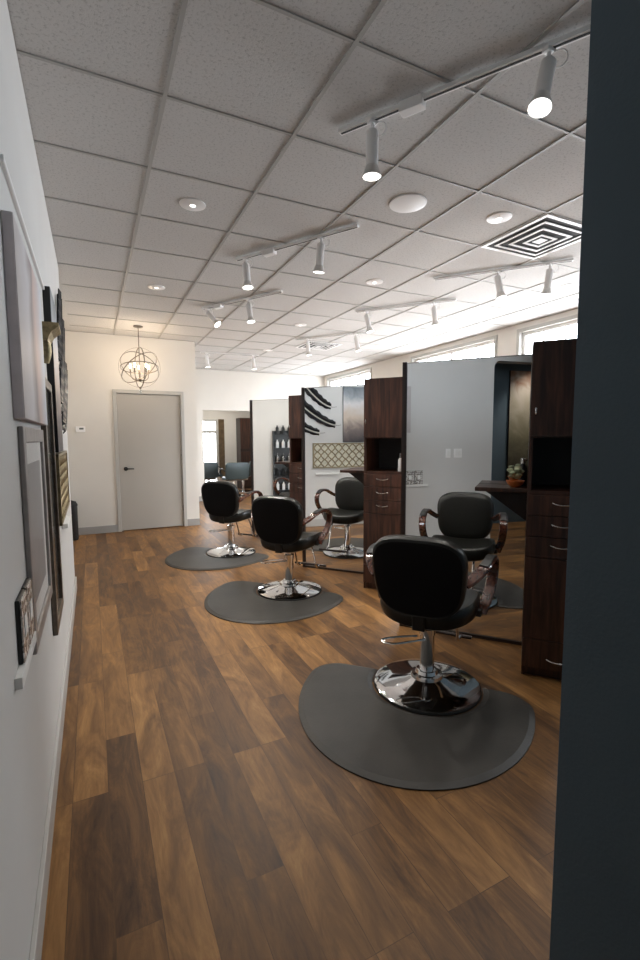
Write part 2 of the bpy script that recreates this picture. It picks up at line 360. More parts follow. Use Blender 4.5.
# door in the back wall
fr = struct(G().box(*bb(.30, .35, YD-.018, YD+.09, 0, 2.10), bev=.004).box(*bb(1.255, 1.305, YD-.018, YD+.09, 0, 2.10), bev=.004).box(*bb(.35, 1.255, YD-.018, YD+.09, 2.045, 2.10), bev=.004)
            .box(*bb(.35, .372, YD+.045, YD+.09, 0, 2.045)).box(*bb(1.233, 1.255, YD+.045, YD+.09, 0, 2.045)).build('door_1', M['dframe']))
dl = G().box(*bb(.353, 1.252, YD+.012, YD+.044, .012, 2.04), bev=.002).build('door_leaf', M['door'], fr)
G().lathe([(.0, 0), (.03, 0), (.03, .01), (.012, .014), (.012, .05), (0, .05)], (.44, YD+.012, .935), 20, (0, -1, 0)).tube(smooth_path([(.44, YD-.035, .935), (.47, YD-.04, .937), (.55, YD-.036, .935)], 4), .009, 8).build('door_handle', M['black'], dl, True)
for z in (.25, 1.05, 1.85): G().tube([(1.252, YD+.008, z), (1.252, YD+.008, z+.09)], .006, 8).build('hinge', M['dchrome'], dl)

# ------------------------------------------------------------------ styling stations
A = math.radians(40); Nv = Vector((math.cos(A), math.sin(A), 0)); Ev = Vector((Nv.y, -Nv.x, 0))
RZ = A-PI/2        # local +Y of a station = Nv, local +X = Ev
T1 = Vector((2.196, 1.825, 0)); PITCH = 1.76
TW, TD, TH = .36, .415, 1.90
# tower: origin = front-left corner; x to the right, y into the depth
def make_tower(loc, label):
    t = thing('styling_tower', label, 'cabinet', loc, RZ, 'dark styling station towers')
    th = .019; g = G()
    g.box(*bb(0, th, .002, TD, 0, TH)).box(*bb(TW-th, TW, .002, TD, 0, TH))                      # sides
    g.box(*bb(th, TW-th, .004, TD, TH-th, TH)).box(*bb(th, TW-th, .02, TD, .0, .07))              # top, plinth
    g.box(*bb(th, TW-th, .002, TD, 1.06, 1.08)).box(*bb(th, TW-th, .002, TD, 1.375, 1.395)).box(*bb(th, TW-th, .02, TD, .07, .09))
    g.box(*bb(th, TW-th, TD-.01, TD, .09, TH-th))
    g.build('body', M['espresso'], t)
    G().box(*bb(th+.001, TW-th-.001, TD-.016, TD-.0105, 1.081, 1.374)).build('niche_back', M['dark'], t)
    d = G().box(*bb(.003, TW-.003, -.018, .001, 1.385, TH-.002), bev=.002).build('upper_door', M['espresso'], t)
    G().tube(smooth_path([(.028, -.02, 1.50), (.028, -.042, 1.508), (.028, -.044, 1.535), (.028, -.02, 1.545)], 4), .005, 8).build('pull_handle', M['dchrome'], d, True)
    def front(name, z0, z1, hzz):
        d = G().box(*bb(.003, TW-.003, -.018, .001, z0, z1), bev=.002).build(name, M['espresso'], t)
        c = TW/2
        G().tube(smooth_path([(c-.055, -.018, hzz), (c-.05, -.034, hzz-.002), (c-.02, -.044, hzz-.010), (c+.02, -.044, hzz-.010), (c+.05, -.034, hzz-.002), (c+.055, -.018, hzz)], 4), .0038, 8).build('pull_handle', M['dchrome'], d, True)
    front('drawer', .945, 1.058, 1.02); front('drawer', .825, .941, .90); front('drawer', .705, .821, .782)
    G().box(*bb(.003, TW-.003, -.018, .001, .232, .701), bev=.002).build('lower_panel', M['espresso'], t)
    front('drawer', .06, .228, .128)
    s = G().box(*bb(-.30, -.001, .17, TD-.005, 1.047, 1.072), bev=.003).build('side_shelf', M['espresso'], t)
    G().prism([(-.001, 1.046), (-.26, 1.046), (-.22, 1.02), (-.001, .86)], .28, .30, 'xz').build('bracket', M['edge'], s)
    return t
tower = make_tower(T1, 'dark espresso styling tower nearest the camera, cut off by the slate wall')
tlab = ['dark espresso styling tower in the middle, behind the nearest barber chair', 'dark espresso styling tower farthest away, small behind the middle mirror']
for i in (1, 2): dup(tower, T1+Vector((0, PITCH*i, 0)), None, tlab[i-1])
# mirror + partition: local frame with origin at the tower corner
def make_mirror(loc, label):
    t = thing('station_mirror', label, 'mirror', loc, RZ, 'floor-to-head mirrors of the styling stations')
    y = .42
    G().box(*bb(-.795, -.002, y, y+.006, .02, 1.895)).build('mirror_glass', M['mirror'], t)
    G().box(*bb(-.825, -.795, y-.012, y+.07, 0, 1.905)).build('side_trim', M['edge'], t)
    G().box(*bb(-.795, -.0, y-.012, y+.0065, 0, .02)).build('bottom_rail', M['edge'], t)
    G().box(*bb(-.795, -.0, y-.003, y+.0065, 1.895, 1.902)).build('top_rail', M['dchrome'], t)
    return t
mir = make_mirror(T1, 'large frameless floor mirror reflecting the nearest barber chair')
mlab = ['large floor mirror reflecting the black wall ornaments and lattice panel', 'large floor mirror farthest away, narrow and pale, left of the far tower']
for i in (1, 2): dup(mir, T1+Vector((0, PITCH*i, 0)), None, mlab[i-1])
for i in range(3):
    o = T1+Vector((0, PITCH*i, 0))
    w = struct(G().box(*bb(-.795, TW, .4275, .49, 0, 1.90)).build(('wall_station', 'wall_station_middle', 'wall_station_far')[i], M['wallw']))
    w.location = o; w.rotation_euler = (0, 0, RZ)
# things on the side shelf of the near tower
def loc_st(i, x, y, z): return T1+Vector((0, PITCH*i, 0))+Ev*x+Nv*y+Vector((0, 0, z))
bowl = G().lathe([(0, 0), (.025, 0), (.045, .018), (.055, .04), (.050, .04), (.040, .02), (0, .008)], n=24).build('bowl', M['orange'], None, True)
bowl.location = loc_st(0, -.07, .26, 1.073); tag(bowl, 'small orange bowl on the side shelf of the near tower', 'bowl')
g = G()
for k in range(9):
    a = k*2.4; r = .015+.003*k
    g.sphere((r*math.cos(a), r*math.sin(a), .018+.007*k), (.026, .020, .013), 8)
cl = g.build('crumpled_cloth', M['green'], None, True); cl.location = loc_st(0, -.07, .26, 1.116); tag(cl, 'pale green crumpled cloth heaped in the orange bowl', 'cloth')
bt = thing('spray_bottle', 'small black bottle standing beside the orange bowl on the near shelf', 'bottle', loc_st(0, -.03, .36, 1.073))
G().lathe([(0, 0), (.024, 0), (.026, .01), (.026, .11), (.012, .13), (.012, .14), (0, .14)], n=20).build('body', M['black'], bt, True)
G().lathe([(0, .14), (.014, .14), (.014, .17), (0, .17)], n=16).box((.012, 0, .163), (.035, .012, .012)).build('cap', M['dchrome'], bt, True)
bt = thing('product_bottle', 'white bottle standing in the dark niche of the middle tower', 'bottle', loc_st(1, .31, .10, 1.081))
G().lathe([(0, 0), (.02, 0), (.022, .01), (.022, .10), (.012, .12), (0, .12)], n=20).build('body', M['white'], bt, True)
G().lathe([(0, .12), (.011, .12), (.009, .16), (0, .165)], n=16).build('cap', M['dchrome'], bt, True)

# ------------------------------------------------------------------ chairs  (local +X faces the mirror)
def superell(w, h, e=3.2, n=40, taper=0.0):
    o = []
    for k in range(n):
        a = 2*PI*k/n; c, s = math.cos(a), math.sin(a)
        x = w/2*math.copysign(abs(c)**(2/e), c); y = h/2*math.copysign(abs(s)**(2/e), s)
        o.append((x*(1+taper*(y/(h/2))), y))
    return o
def make_chair(label, loc, rz, group='black hydraulic salon chairs at the mirrors'):
    t = thing('salon_chair', label, 'chair', loc, rz, group)
    b = G().lathe([(0, .012), (.285, .006), (.288, .016), (.27, .024), (.19, .040), (.12, .052), (.088, .062), (.084, .078), (.062, .082), (.056, .10), (.045, .104), (.0, .104)], n=56).build('base', M['chrome'], t, True)
    G().lathe([(.20, 0), (.290, 0), (.293, .006), (.290, .014), (.284, .014), (.20, .004)], n=56).build('rubber_rim', M['rubber'], b, True)
    c = G().lathe([(0, .10), (.040, .10), (.040, .30), (.045, .302), (.045, .335), (.027, .338), (.027, .40), (0, .40)], n=28).build('pump_column', M['chrome'], t, True)
    lv = [(-.02, .05, .285), (-.05, .12, .28), (-.09, .19, .275), (-.13, .22, .272), (-.155, .19, .272), (-.14, .13, .274), (-.09, .06, .28), (-.045, .0, .285)]
    G().tube(smooth_path(lv, 5), .0055, 8).build('pump_lever', M['chrome'], c, True)
    G().box((0, 0, .395), (.20, .16, .016), bev=.004).build('swivel_plate', M['black'], t)
    # seat: layered outline, rounded at the rear, softly domed
    def seat_out(s, n=44):
        o = []
        for k in range(n):
            a = 2*PI*k/n; c, q = math.cos(a), math.sin(a)
            e = 2/3.6 if c > 0 else 2/2.5
            o.append(((.255 if c > 0 else .215)*s*math.copysign(abs(c)**e, c)+.02, .262*s*math.copysign(abs(q)**(2/3.0), q)))
        return o
    rings = []
    for s, z in ((.55, .403), (.88, .392), (.965, .402), (1.0, .430), (1.0, .458), (.985, .480), (.95, .492), (.86, .498), (.6, .494), (.3, .490)):
        rings.append([Vector((x, y, z+(.030*max(0, (-x-.08))/.16 if z > .47 else 0)*0+.045*(abs(y)/.262)**2.5)) for x, y in seat_out(s)])
    G().rings(rings).build('seat', M['vinyl'], t, True)
    pr = [Vector((x, y, .474+.022*(abs(y)/.262)**3)) for x, y in seat_out(1.006)]
    # backrest: padded front, flat rear panel, leaning back
    tilt = math.radians(10); bx, bz = -.203, .684
    def place(u, v, d):   # u lateral, v up, d forward
        return Vector((bx+d*math.cos(tilt)-v*math.sin(tilt), u, bz+v*math.cos(tilt)+d*math.sin(tilt)*0+d*math.sin(tilt)))
    BW, BH = .475, .43; rr = []
    for s, d in ((.55, -.036), (.93, -.036), (.975, -.030), (1.0, -.012), (1.0, .012), (.975, .030), (.92, .042), (.75, .050), (.4, .054)):
        ol = superell(BW*s, BH*(1-(1-s)*1.1), 3.3, 48, .075)
        rr.append([place(u, v, d-.05*(1-(abs(u)/.25)**2)*.35) for u, v in ol])
    bk = G().rings(rr).build('backrest', M['vinyl'], t, True)
    ol = superell(BW*.925, BH*.915, 3.3, 48, .075)
    rr = [[place(u*q, v*q, d-.0175*(1-(abs(u*q)/.25)**2)) for u, v in ol] for q, d in ((.5, -.0385), (.97, -.0385), (1, -.0365))]
    G().rings(rr).build('back_panel', M['vinylback'], bk, True)
    G().box((-.195, 0, .455), (.03, .065, .12), bev=.006, rot=Matrix.Rotation(-tilt, 3, 'Y')).box((-.14, 0, .396), (.12, .065, .012), bev=.003).build('back_bracket', M['black'], t)
    for sg in (-1, 1):
        pts = [(-.195, sg*.225, .665), (-.16, sg*.262, .69), (-.10, sg*.298, .728), (-.02, sg*.312, .745), (.09, sg*.315, .742), (.165, sg*.315, .712), (.195, sg*.313, .655), (.175, sg*.308, .590), (.125, sg*.300, .535), (.07, sg*.285, .485), (.05, sg*.272, .448)]
        sp = smooth_path(pts, 5)
        G().ribbon(sp, .058, .019).build('armrest', M['arm'], t, True)
        pd = smooth_path(pts[2:6], 6)
        G().ribbon([p+Vector((0, 0, .013)) for p in pd], .046, .010).build('arm_pad', M['black'], t, True)
        G().box((.05, sg*.262, .452), (.07, .03, .035), bev=.004).build('arm_mount', M['black'], t)
    f = G()
    for sg in (-1, 1):
        f.tube(smooth_path([(.16, sg*.10, .40), (.24, sg*.10, .385), (.30, sg*.10, .30), (.345, sg*.10, .19), (.365, sg*.10, .145), (.40, sg*.10, .125), (.45, sg*.10, .13)], 4), .009, 8)
    f = f.build('footrest_frame', M['chrome'], t, True)
    G().tube([(.45, -.17, .13), (.45, .17, .13)], .012, 10).build('foot_bar', M['edge'], f, True)
    return t
C1 = Vector((1.622, 1.972, 0))
CH = [(C1, A-.05), (Vector((1.56, 3.83, 0)), A+.0), (Vector((1.465, 5.45, 0)), A+.05)]
ch = make_chair('black salon chair nearest the camera, seen from behind on its mat', CH[0][0], CH[0][1])
clab = ['black salon chair with brown arms, middle one of the row, seen from behind', 'black salon chair farthest down the row, in front of the grey door corner']
for i in (1, 2): dup(ch, CH[i][0], CH[i][1], clab[i-1])

# mats: half-round with a round cut-out at the straight side
def mat_outline():
    o = []; W2, D, f = .60, .79, .07; rc = .16; R = .302
    # straight edge at x=f (towards mirror), notch centred at origin
    ang = math.asin(f/R)
    for k in range(21):                                    # notch, from +y side round the camera side to -y side
        a = PI/2-ang+ (PI+2*ang)*k/20
        o.append((R*math.cos(a), R*math.sin(a)-.055))
    # straight edge -y to corner, rounded corner, then half ellipse back to +y
    o.append((f, -(W2-rc)))
    for k in range(1, 6):
        a = k/6*PI/2; o.append((f-rc+rc*math.cos(a), -(W2-rc)-rc*math.sin(a)))
    n = 40
    for k in range(n+1):
        a = k/n*PI; o.append((f-rc-(D-.06)*math.sin(a)**.94, -W2*math.cos(a)))
    for k in range(1, 6):
        a = (1-k/6)*PI/2; o.append((f-rc+rc*math.cos(a), (W2-rc)+rc*math.sin(a)))
    o.append((f, W2-rc)); return o
def make_mat(label, loc, rz):
    b = bmesh.new(); ol = mat_outline(); vs = [b.verts.new((x, y+.055, 0)) for x, y in ol]; fc = b.faces.new(vs)
    bmesh.ops.remove_doubles(b, verts=b.verts, dist=.001)
    r = bmesh.ops.extrude_face_region(b, geom=b.faces[:]); up = [v for v in r['geom'] if isinstance(v, bmesh.types.BMVert)]
    top = [x for x in r['geom'] if isinstance(x, bmesh.types.BMFace)]
    for v in up: v.co.z = .006
    bmesh.ops.recalc_face_normals(b, faces=b.faces)
    top = [x for x in b.faces if x.normal.z > .9 and x.calc_center_median().z > .003]
    bmesh.ops.inset_region(b, faces=top, thickness=.028, depth=0); top = [x for x in b.faces if x.normal.z > .9 and len(x.verts) > 20]
    for x in top:
        for v in x.verts: v.co.z = .015
    g = G(); g._m(b); o = g.build('anti_fatigue_mat', M['matm']); o.location = loc; o.rotation_euler = (0, 0, rz)
    return tag(o, label, 'floor mat', 'charcoal half-round mats under the salon chairs')
mo = make_mat('charcoal half-round floor mat, largest in view, under the nearest chair', C1, math.radians(43))
for i, l in ((1, 'charcoal half-round floor mat under the middle chair of the row'), (2, 'charcoal half-round floor mat under the chair by the grey door')):
    dup(mo, CH[i][0], math.radians(41), l)

# ------------------------------------------------------------------ ceiling fittings
def spot_head(par, p, aim, power=None):
    p = Vector(p); aim = Vector(aim).normalized()
    j = p+Vector((0, 0, -.045))
    h = G().tube([p, j], .008, 8).box(p+Vector((0, 0, -.006)), (.045, .03, .016), bev=.003).build('spotlight', M['white'], par)
    a0 = j; a1 = j+aim*.16; q = Vector((0, 0, 1)).rotation_difference(aim)
    G().lathe([(0, 0), (.024, 0), (.029, .008), (.029, .155), (0, .155)], a0, 20, aim).build('lamp_can', M['white'], h, True)
    G().lathe([(.026, .15), (.03, .155), (.045, .200), (.042, .202), (.026, .158)], a0, 24, aim).build('bulb_shell', M['can'], h, True)
    G().lathe([(0, .193), (.041, .196), (.041, .199), (0, .201)], a0, 24, aim).build('lit_lens', M['bulb'], h, True)
    x = aim.orthogonal().normalized(); x = Ev if abs(Ev.dot(aim)) < .8 else x
    G().tube([a0+x*.035+Vector((0, 0, .0))+.032*(math.cos(k/12*2*PI)*x+math.sin(k/12*2*PI)*Vector((0, 0, 1))) for k in range(12)], .0025, 6, closed=True).build('cable_loop', M['white'], h, True)
    l = bpy.data.lights.new('spot_beam', 'SPOT'); l.energy = power or SPOT_POWER; l.spot_size = math.radians(110); l.spot_blend = .8; l.shadow_soft_size = .045; l.color = (1, .95, .88)
    lo = bpy.data.objects.new('spot_beam', l); COL.objects.link(lo); lo.parent = h; lo.location = a0+aim*.215; lo.rotation_euler = aim.to_track_quat('-Z', 'Y').to_euler()
def track(label, a, b, heads, feed=None, gz=2.862, power=None):
    a = Vector((a[0], a[1], 0)); b = Vector((b[0], b[1], 0)); d = (b-a).normalized(); L = (b-a).length
    t = thing('track_light', label, 'ceiling light', (0, 0, 0), 0, 'white ceiling track lights')
    mid = (a+b)/2+Vector((0, 0, gz)); t.location = mid; rot = Matrix.Rotation(math.atan2(d.y, d.x), 3, 'Z')
    G().box((0, 0, 0), (L, .035, .019), bev=.003, rot=rot).build('track_bar', M['white'], t)
    G().box(Vector((0, 0, -.0105)), (L-.02, .010, .002), rot=rot).build('contact_groove', M['vdark'], t)
    if feed is not None:
        c = a+d*((Vector((feed[0], feed[1], 0))-a).dot(d))+Vector((0, 0, gz-.013))-mid
        G().box(c, (.11, .055, .045), bev=.004, rot=rot).build('feed_box', M['white'], t)
    for (hx, hy), aim in heads:
        c = a+d*((Vector((hx, hy, 0))-a).dot(d))+Vector((0, 0, gz-.008))-mid
        spot_head(t, c, aim, power)
dn = Vector((0, 0, -1))
def am(n, e): return dn+Nv*n+Ev*e
track('white track light overhead with two spotlights, nearest the camera', (1.15, 2.115), (1.76, 1.12), [((1.256, 1.972), am(.02, -.02)), ((1.638, 1.334), Vector((-.30, -.08, -1)))], (1.343, 1.797), power=24)
track('white two-lamp track light above the middle chair', (1.15, 3.915), (1.745, 2.935), [((1.205, 3.83), am(-.1, .15)), ((1.573, 3.195), am(.05, -.12))], (1.316, 3.605))
track('white two-lamp track light above the farthest chair', (1.212, 5.50), (1.80, 4.53), [((1.229, 5.428), am(.0, .9)), ((1.615, 4.944), am(-.1, .2))], (1.332, 5.29))
track('white two-lamp track light beside the square air vent', (2.955, 3.58), (3.70, 2.70), [((3.321, 3.16), am(-.1, .2)), ((3.582, 2.83), am(.1, -.1))])
track('white two-lamp track light between the vent and the small grille', (2.865, 4.87), (3.60, 3.99), [((2.941, 4.767), am(.0, .25)), ((3.445, 4.169), am(0, .1))])
track('white two-lamp track light near the far window corner', (2.825, 6.58), (3.55, 5.72), [((2.95, 6.43), am(.0, .1)), ((3.441, 5.85), am(.0, .2))])
track('short white track light in front of the far wall', (1.745, 8.24), (2.77, 8.12), [((1.85, 8.2), am(.0, .1)), ((2.66, 8.14), am(.0, .1))])

def downlight(label, x, y, lit=True, r=.075, power=CAN_POWER, cone=120):
    t = thing('recessed_downlight', label, 'ceiling light', (x, y, CZ), 0, 'round recessed ceiling downlights')
    G().lathe([(r-.012, -.001), (r+.008, -.001), (r+.006, -.006), (r-.012, -.010)], n=36).build('trim_ring', M['white'], t, True)
    G().lathe([(0, -.0005), (r-.012, -.0005), (r-.013, -.004), (r*.62, -.0015), (0, -.0015)], n=32).build('reflector', M['can'], t, True)
    if lit:
        G().lathe([(0, -.003), (r*.55, -.003), (r*.5, -.008), (0, -.012)], n=24).build('lit_lamp', M['canlit'], t, True)
        l = bpy.data.lights.new('downlight_beam', 'SPOT'); l.energy = power; l.spot_size = math.radians(cone); l.spot_blend = .6; l.shadow_soft_size = .06; l.color = (1, .95, .87)
        lo = bpy.data.objects.new('downlight_beam', l); COL.objects.link(lo); lo.parent = t; lo.location = (0, 0, -.03)
for l, x, y in (('round recessed downlight over the corridor, nearest the left wall', .65, 3.17), ('round recessed downlight just left of the square air vent', 2.575, 2.45), ('round recessed downlight between the middle track light and the vent track', 2.52, 3.93),
                ('small recessed downlight in front of the orb chandelier', .645, 4.99), ('recessed downlight beyond the far-chair track light', 2.56, 5.80), ('recessed downlight close to the far wall, tiny in view', 2.77, 7.66),
                ('recessed downlight near the windows beyond the small grille', 4.23, 6.70), ('recessed downlight between the two window-side track lights', 4.30, 4.94), ('recessed downlight near the windows beside the vent track light', 4.35, 3.2)):
    downlight(l, x, y, power=16 if y < 3.18 and x < 1 else CAN_POWER)
t = thing('ceiling_speaker', 'flat round ceiling speaker with pale mesh grille, unlit', 'speaker', (1.89, 2.56, CZ))
G().lathe([(.098, -.001), (.120, -.001), (.118, -.007), (.098, -.010)], n=40).build('bezel', M['white'], t, True)
G().lathe([(0, -.001), (.0985, -.001), (.0985, -.006), (0, -.008)], n=40).build('grille', mat('speaker_mesh', (.50, .49, .48), .7, noise=.15, scale=180), t, True)
def vent(label, x, y, sz, n):
    t = thing('air_vent', label, 'air vent', (x, y, CZ), 0, 'square louvred ceiling diffusers')
    G().box((0, 0, -.004), (sz*.94, sz*.94, .006)).build('duct_opening', M['vdark'], t)
    for k in range(n):
        o = sz/2*(1-k/(n+.2)); w = .030 if k == 0 else .020; z = -.010-.004*k; g = G()
        for sg in (-1, 1):
            g.box((sg*(o-w/2), 0, z), (w, 2*o, .005), bev=.001).box((0, sg*(o-w/2), z), (2*o-2*w, w, .005), bev=.001)
        if k == n-1: g.box((0, 0, z), (o*.9, o*.9, .005), bev=.001)
        g.build('louvre_ring', M['white'], t)
vent('large square louvred air vent in the ceiling, at the slate wall edge', GX0+GDX*4.5, GY0+GDY*.5, .60, 4)
vent('small square louvred air vent near the far windows', 3.38, 6.95, .58, 4)

# orb chandelier
OC = (.625, 6.79)
t = thing('orb_chandelier', 'bronze ring orb chandelier with candle bulbs hanging before the door', 'chandelier', (OC[0], OC[1], CZ))
G().lathe([(0, 0), (.062, 0), (.060, -.014), (.02, -.022), (0, -.022)], n=28).build('canopy', M['bronze'], t, True)
G().tube([(0, 0, -.02), (0, 0, -.72)], .006, 8).build('stem', M['bronze'], t, True)
cz = -.545; RR = .268
for k, (ax, r) in enumerate((((1, .15, .05), RR), ((.1, 1, .1), RR*.98), ((.5, .6, .8), RR*.96), ((-.55, .45, .75), RR*1.02), ((0, .2, 1), RR*.9))):
    a = Vector(ax).normalized(); u = a.orthogonal().normalized(); v = a.cross(u)
    if k < 2: v = Vector((0, 0, 1)); u = a.cross(v).normalized()
    G().ribbon([Vector((0, 0, cz))+r*(math.cos(q/40*2*PI)*u+math.sin(q/40*2*PI)*v) for q in range(41)], .012, .004, a).build('ring', M['bronze'], t, True)
G().sphere((0, 0, cz-.16), .024).sphere((0, 0, cz-RR), .016).build('hub', M['bronze'], t, True)
G().sphere((0, 0, cz-RR-.045), (.013, .013, .03)).build('crystal_drop', M['jar'], t, True)
for k in range(5):
    a = 2*PI*k/5+.3; c, s = math.cos(a), math.sin(a)
    ar = G().tube(smooth_path([(0, 0, cz-.16), (.06*c, .06*s, cz-.17), (.11*c, .11*s, cz-.13), (.12*c, .12*s, cz-.07)], 4), .005, 8).build('candle_arm', M['bronze'], t, True)
    G().lathe([(0, cz-.07), (.018, cz-.07), (.018, cz-.064), (.009, cz-.06), (.009, cz-.01), (0, cz-.01)], (.12*c, .12*s, 0), 12).build('candle_sleeve', M['bronze'], ar, True)
    G().sphere((.12*c, .12*s, cz+.018), (.013, .013, .03), 10).build('candle_bulb', M['warmbulb'], ar, True)
l = bpy.data.lights.new('chandelier_glow', 'POINT'); l.energy = ORB_POWER; l.shadow_soft_size = .1; l.color = (1, .78, .55)
lo = bpy.data.objects.new('chandelier_glow', l); COL.objects.link(lo); lo.parent = t; lo.location = (0, 0, cz+.06)
# unseen lamp added behind the camera to light the slate vestibule wall
downlight('unseen downlight added in the vestibule to light the slate wall', -.88, -1.1, power=75, cone=84)

# ------------------------------------------------------------------ things on the left wall (x from XL outwards)
def panel(name, label, cat, y0, y1, z0, z1, t, front, side, off=0.0):
    r = thing(name, label, cat, (XL, (y0+y1)/2, z0)); hy = (y1-y0)/2
    G().box(*bb(.001+off, t, -hy, hy, 0, z1-z0), bev=.002).build('stretcher', side, r)
    G().box(*bb(t, t+.0015, -hy+.001, hy-.001, .001, z1-z0-.001)).build('print', front, r)
    return r
art1 = ramp_art('pale_portrait_print', [(0, (.50, .46, .45)), (.3, (.62, .60, .62)), (.5, (.30, .24, .23)), (.62, (.60, .46, .42)), (1, (.62, .64, .68))], 'Y', -.37, .37, 3, .2)
panel('canvas_print', 'large pale canvas print with thick grey sides, nearest on the left wall', 'picture', 1.56, 2.32, 1.44, 2.0, .027, art1, M['canvas_side'])
art2 = ramp_art('figure_print', [(0, (.05, .045, .05)), (.22, (.18, .14, .13)), (.45, (.55, .45, .36)), (.7, (.62, .60, .60)), (.85, (.30, .33, .36)), (1, (.14, .17, .19))], 'Z', 0, .86, 5, .22)
panel('canvas_print', 'tall canvas print with black sides and a blurred pale figure', 'picture', 2.85, 3.29, 1.31, 2.17, .034, art2, M['black'])
def framed(label, y0, y1, z0, z1, t, fw, fm, inner, matm=None):
    r = thing('framed_picture', label, 'picture', (XL, (y0+y1)/2, z0)); hy = (y1-y0)/2; H = z1-z0
    f = G()
    for q in ((-hy, -hy+fw, 0, H), (hy-fw, hy, 0, H), (-hy+fw, hy-fw, 0, fw), (-hy+fw, hy-fw, H-fw, H)): f.box(*bb(.001, t, *q), bev=.004)
    f.build('frame', fm, r)
    G().box(*bb(.002, t*.35, -hy+fw, hy-fw, fw, H-fw)).build('mount', matm or M['whitem'], r)
    iw = fw+(.07 if matm is None else .002)
    G().box(*bb(t*.35, t*.4, -hy+iw, hy-iw, iw, H-iw)).build('print', inner, r)
    G().box(*bb(t*.55, t*.6, -hy+fw, hy-fw, fw, H-fw)).build('glass_pane', M['glass'], r)
    return r
framed('pewter framed picture under glass below the pale canvas', 1.62, 2.26, .72, 1.42, .016, .05, M['silverf'], ramp_art('grey_print', [(0, (.25, .25, .26)), (.5, (.45, .44, .44)), (1, (.36, .37, .38))], 'Z', 0, .72, 6, .2))
framed('tall dark bronze framed mirror hung below the gold corbel', 2.335, 2.80, .50, 1.66, .022, .045, M['bronze'], mat('antique_mirror', (.60, .60, .60), .12, .9, noise=.1, scale=8), M['bronze'])
# corbel
r = thing('wall_corbel', 'small gold carved corbel bracket high between the canvases', 'wall ornament', (XL, 2.52, 1.73))
G().prism([(0, .17), (.085, .17), (.085, .155), (.072, .145), (.055, .13), (.042, .105), (.038, .09), (0, .09)], -.09, .09, 'xz').build('cornice', M['gold'], r)
G().lathe([(0, 0), (.010, 0), (.020, .03), (.024, .06), (.022, .09), (0, .09)], (.0245, 0, 0), 16).build('carved_drop', M['gold'], r, True)
# high picture rail
tag(G().box(*bb(XL+.0, XL+.012, 1.6, 2.84, 2.145, 2.165), bev=.003).build('picture_rail', M['white']), 'thin white picture rail running high along the left wall', 'wall rail')
# ledges
def ledge(label, y0, y1, z, d): return tag(G().box(*bb(XL, XL+d, y0, y1, z-.03, z), bev=.002).build('wall_ledge', M['whitem']), label, 'shelf')
ledge('narrow white wall ledge carrying the mosaic plaques', 1.30, 1.61, .80, .018)
ledge('narrow white wall ledge under the lattice panel', 3.36, 3.74, .84, .035)
for y, lab in ((1.43, 'square mosaic glass plaque nearest the open end of the white ledge'), (1.55, 'square mosaic glass plaque on the white ledge, beside the pewter frame')):
    r = thing('mosaic_plaque', lab, 'wall ornament', (XL, y, .80), 0, 'mosaic plaques on the white ledge')
    G().box(*bb(.0005, .011, -.055, .055, 0, .17), bev=.003).build('backing', M['black'], r)
    G().box(*bb(.011, .015, -.052, .052, .003, .167), bev=.001).build('mosaic_face', M['mosaic'], r)
    G().box(*bb(.015, .017, -.02, .02, .06, .115), bev=.001).build('white_tile', M['whitem'], r)
# lattice panel
r = thing('lattice_panel', 'long bronze lattice wall panel over cream backing', 'wall ornament', (XL, 3.305, .915)); hy, H = .475, .385
G().box(*bb(.001, .012, -hy+.01, hy-.01, .01, H-.01)).build('backing', M['latback'], r)
g = G()
for q in ((-hy, -hy+.014, 0, H), (hy-.014, hy, 0, H), (-hy, hy, 0, .014), (-hy, hy, H-.014, H)): g.box(*bb(.001, .034, *q))
g.build('rim', M['lattice'], r)
g = G(); nx, nz = 8, 3; cw, chh = (2*hy-.028)/nx, (H-.028)/nz
for i in range(nx):
    for j in range(nz):
        cy, c_z = -hy+.014+cw*(i+.5), .014+chh*(j+.5)
        p = []
        for k in range(24):
            a = 2*PI*k/24; c, s = math.cos(a), math.sin(a); e = 1.7
            p.append((.022, cy+cw*.5*math.copysign(abs(c)**e, c), c_z+chh*.5*math.copysign(abs(s)**e, s)))
        g.tube(p, .0085, 6, closed=True)
g.build('lattice', M['lattice'], r, True)
# black feather ornaments
def feather(label, ya, za, yb, zb, w, sag):
    """curved feather from far top end (ya,za) to near low end (yb,zb)"""
    r = thing('feather_ornament', label, 'wall ornament', (XL, yb, zb), 0, 'black feather wall ornaments')
    n = 30; P = []
    for k in range(n+1):
        t = k/n; y = ya+(yb-ya)*t; z = za+(zb-za)*(1-(1-t)**1.5) - 0*sag; P.append(Vector((0, y-yb, z-zb)))
    up, lo = [], []
    for k, p in enumerate(P):
        t = k/n; d = (P[min(k+1, n)]-P[max(k-1, 0)]).normalized(); nn = Vector((0, -d.z, d.y))
        if nn.z < 0: nn = -nn
        pr = (.75+.25*math.sin(PI*min(1, t*1.15)))*(1 if t < .95 else .8) * w
        jag = 1 + (.09 if (k % 4) < 2 else -.06)
        up.append((p, nn*(pr*.62*jag))); lo.append((p, nn*(-pr*.5*(2-jag))))
    for nm, side in (('upper_vane', up), ('lower_vane', lo)):
        g = G(); rings = []
        for p, o in side:
            g0 = o.normalized()*.011; x = Vector((1, 0, 0))
            rings.append([p+g0+x*.012, p+o*.55+x*.040, p+o+x*.024, p+o+x*.019, p+o*.55+x*.034, p+g0+x*.006])
        g.rings(rings); g.build(nm, M['feather'], r)
    tl = [Vector((.020, p.y, p.z)) for p in P]+[Vector((.02, -.03, -.006)), Vector((.012, -.07, -.004)), Vector((.004, -.10, .004))]
    G().tube(tl[:n+1], .008, 8).build('quill', M['cream'], r, True)
    G().tube(smooth_path(tl[n:], 4), .003, 6).build('wire_tail', M['bronze'], r, True)
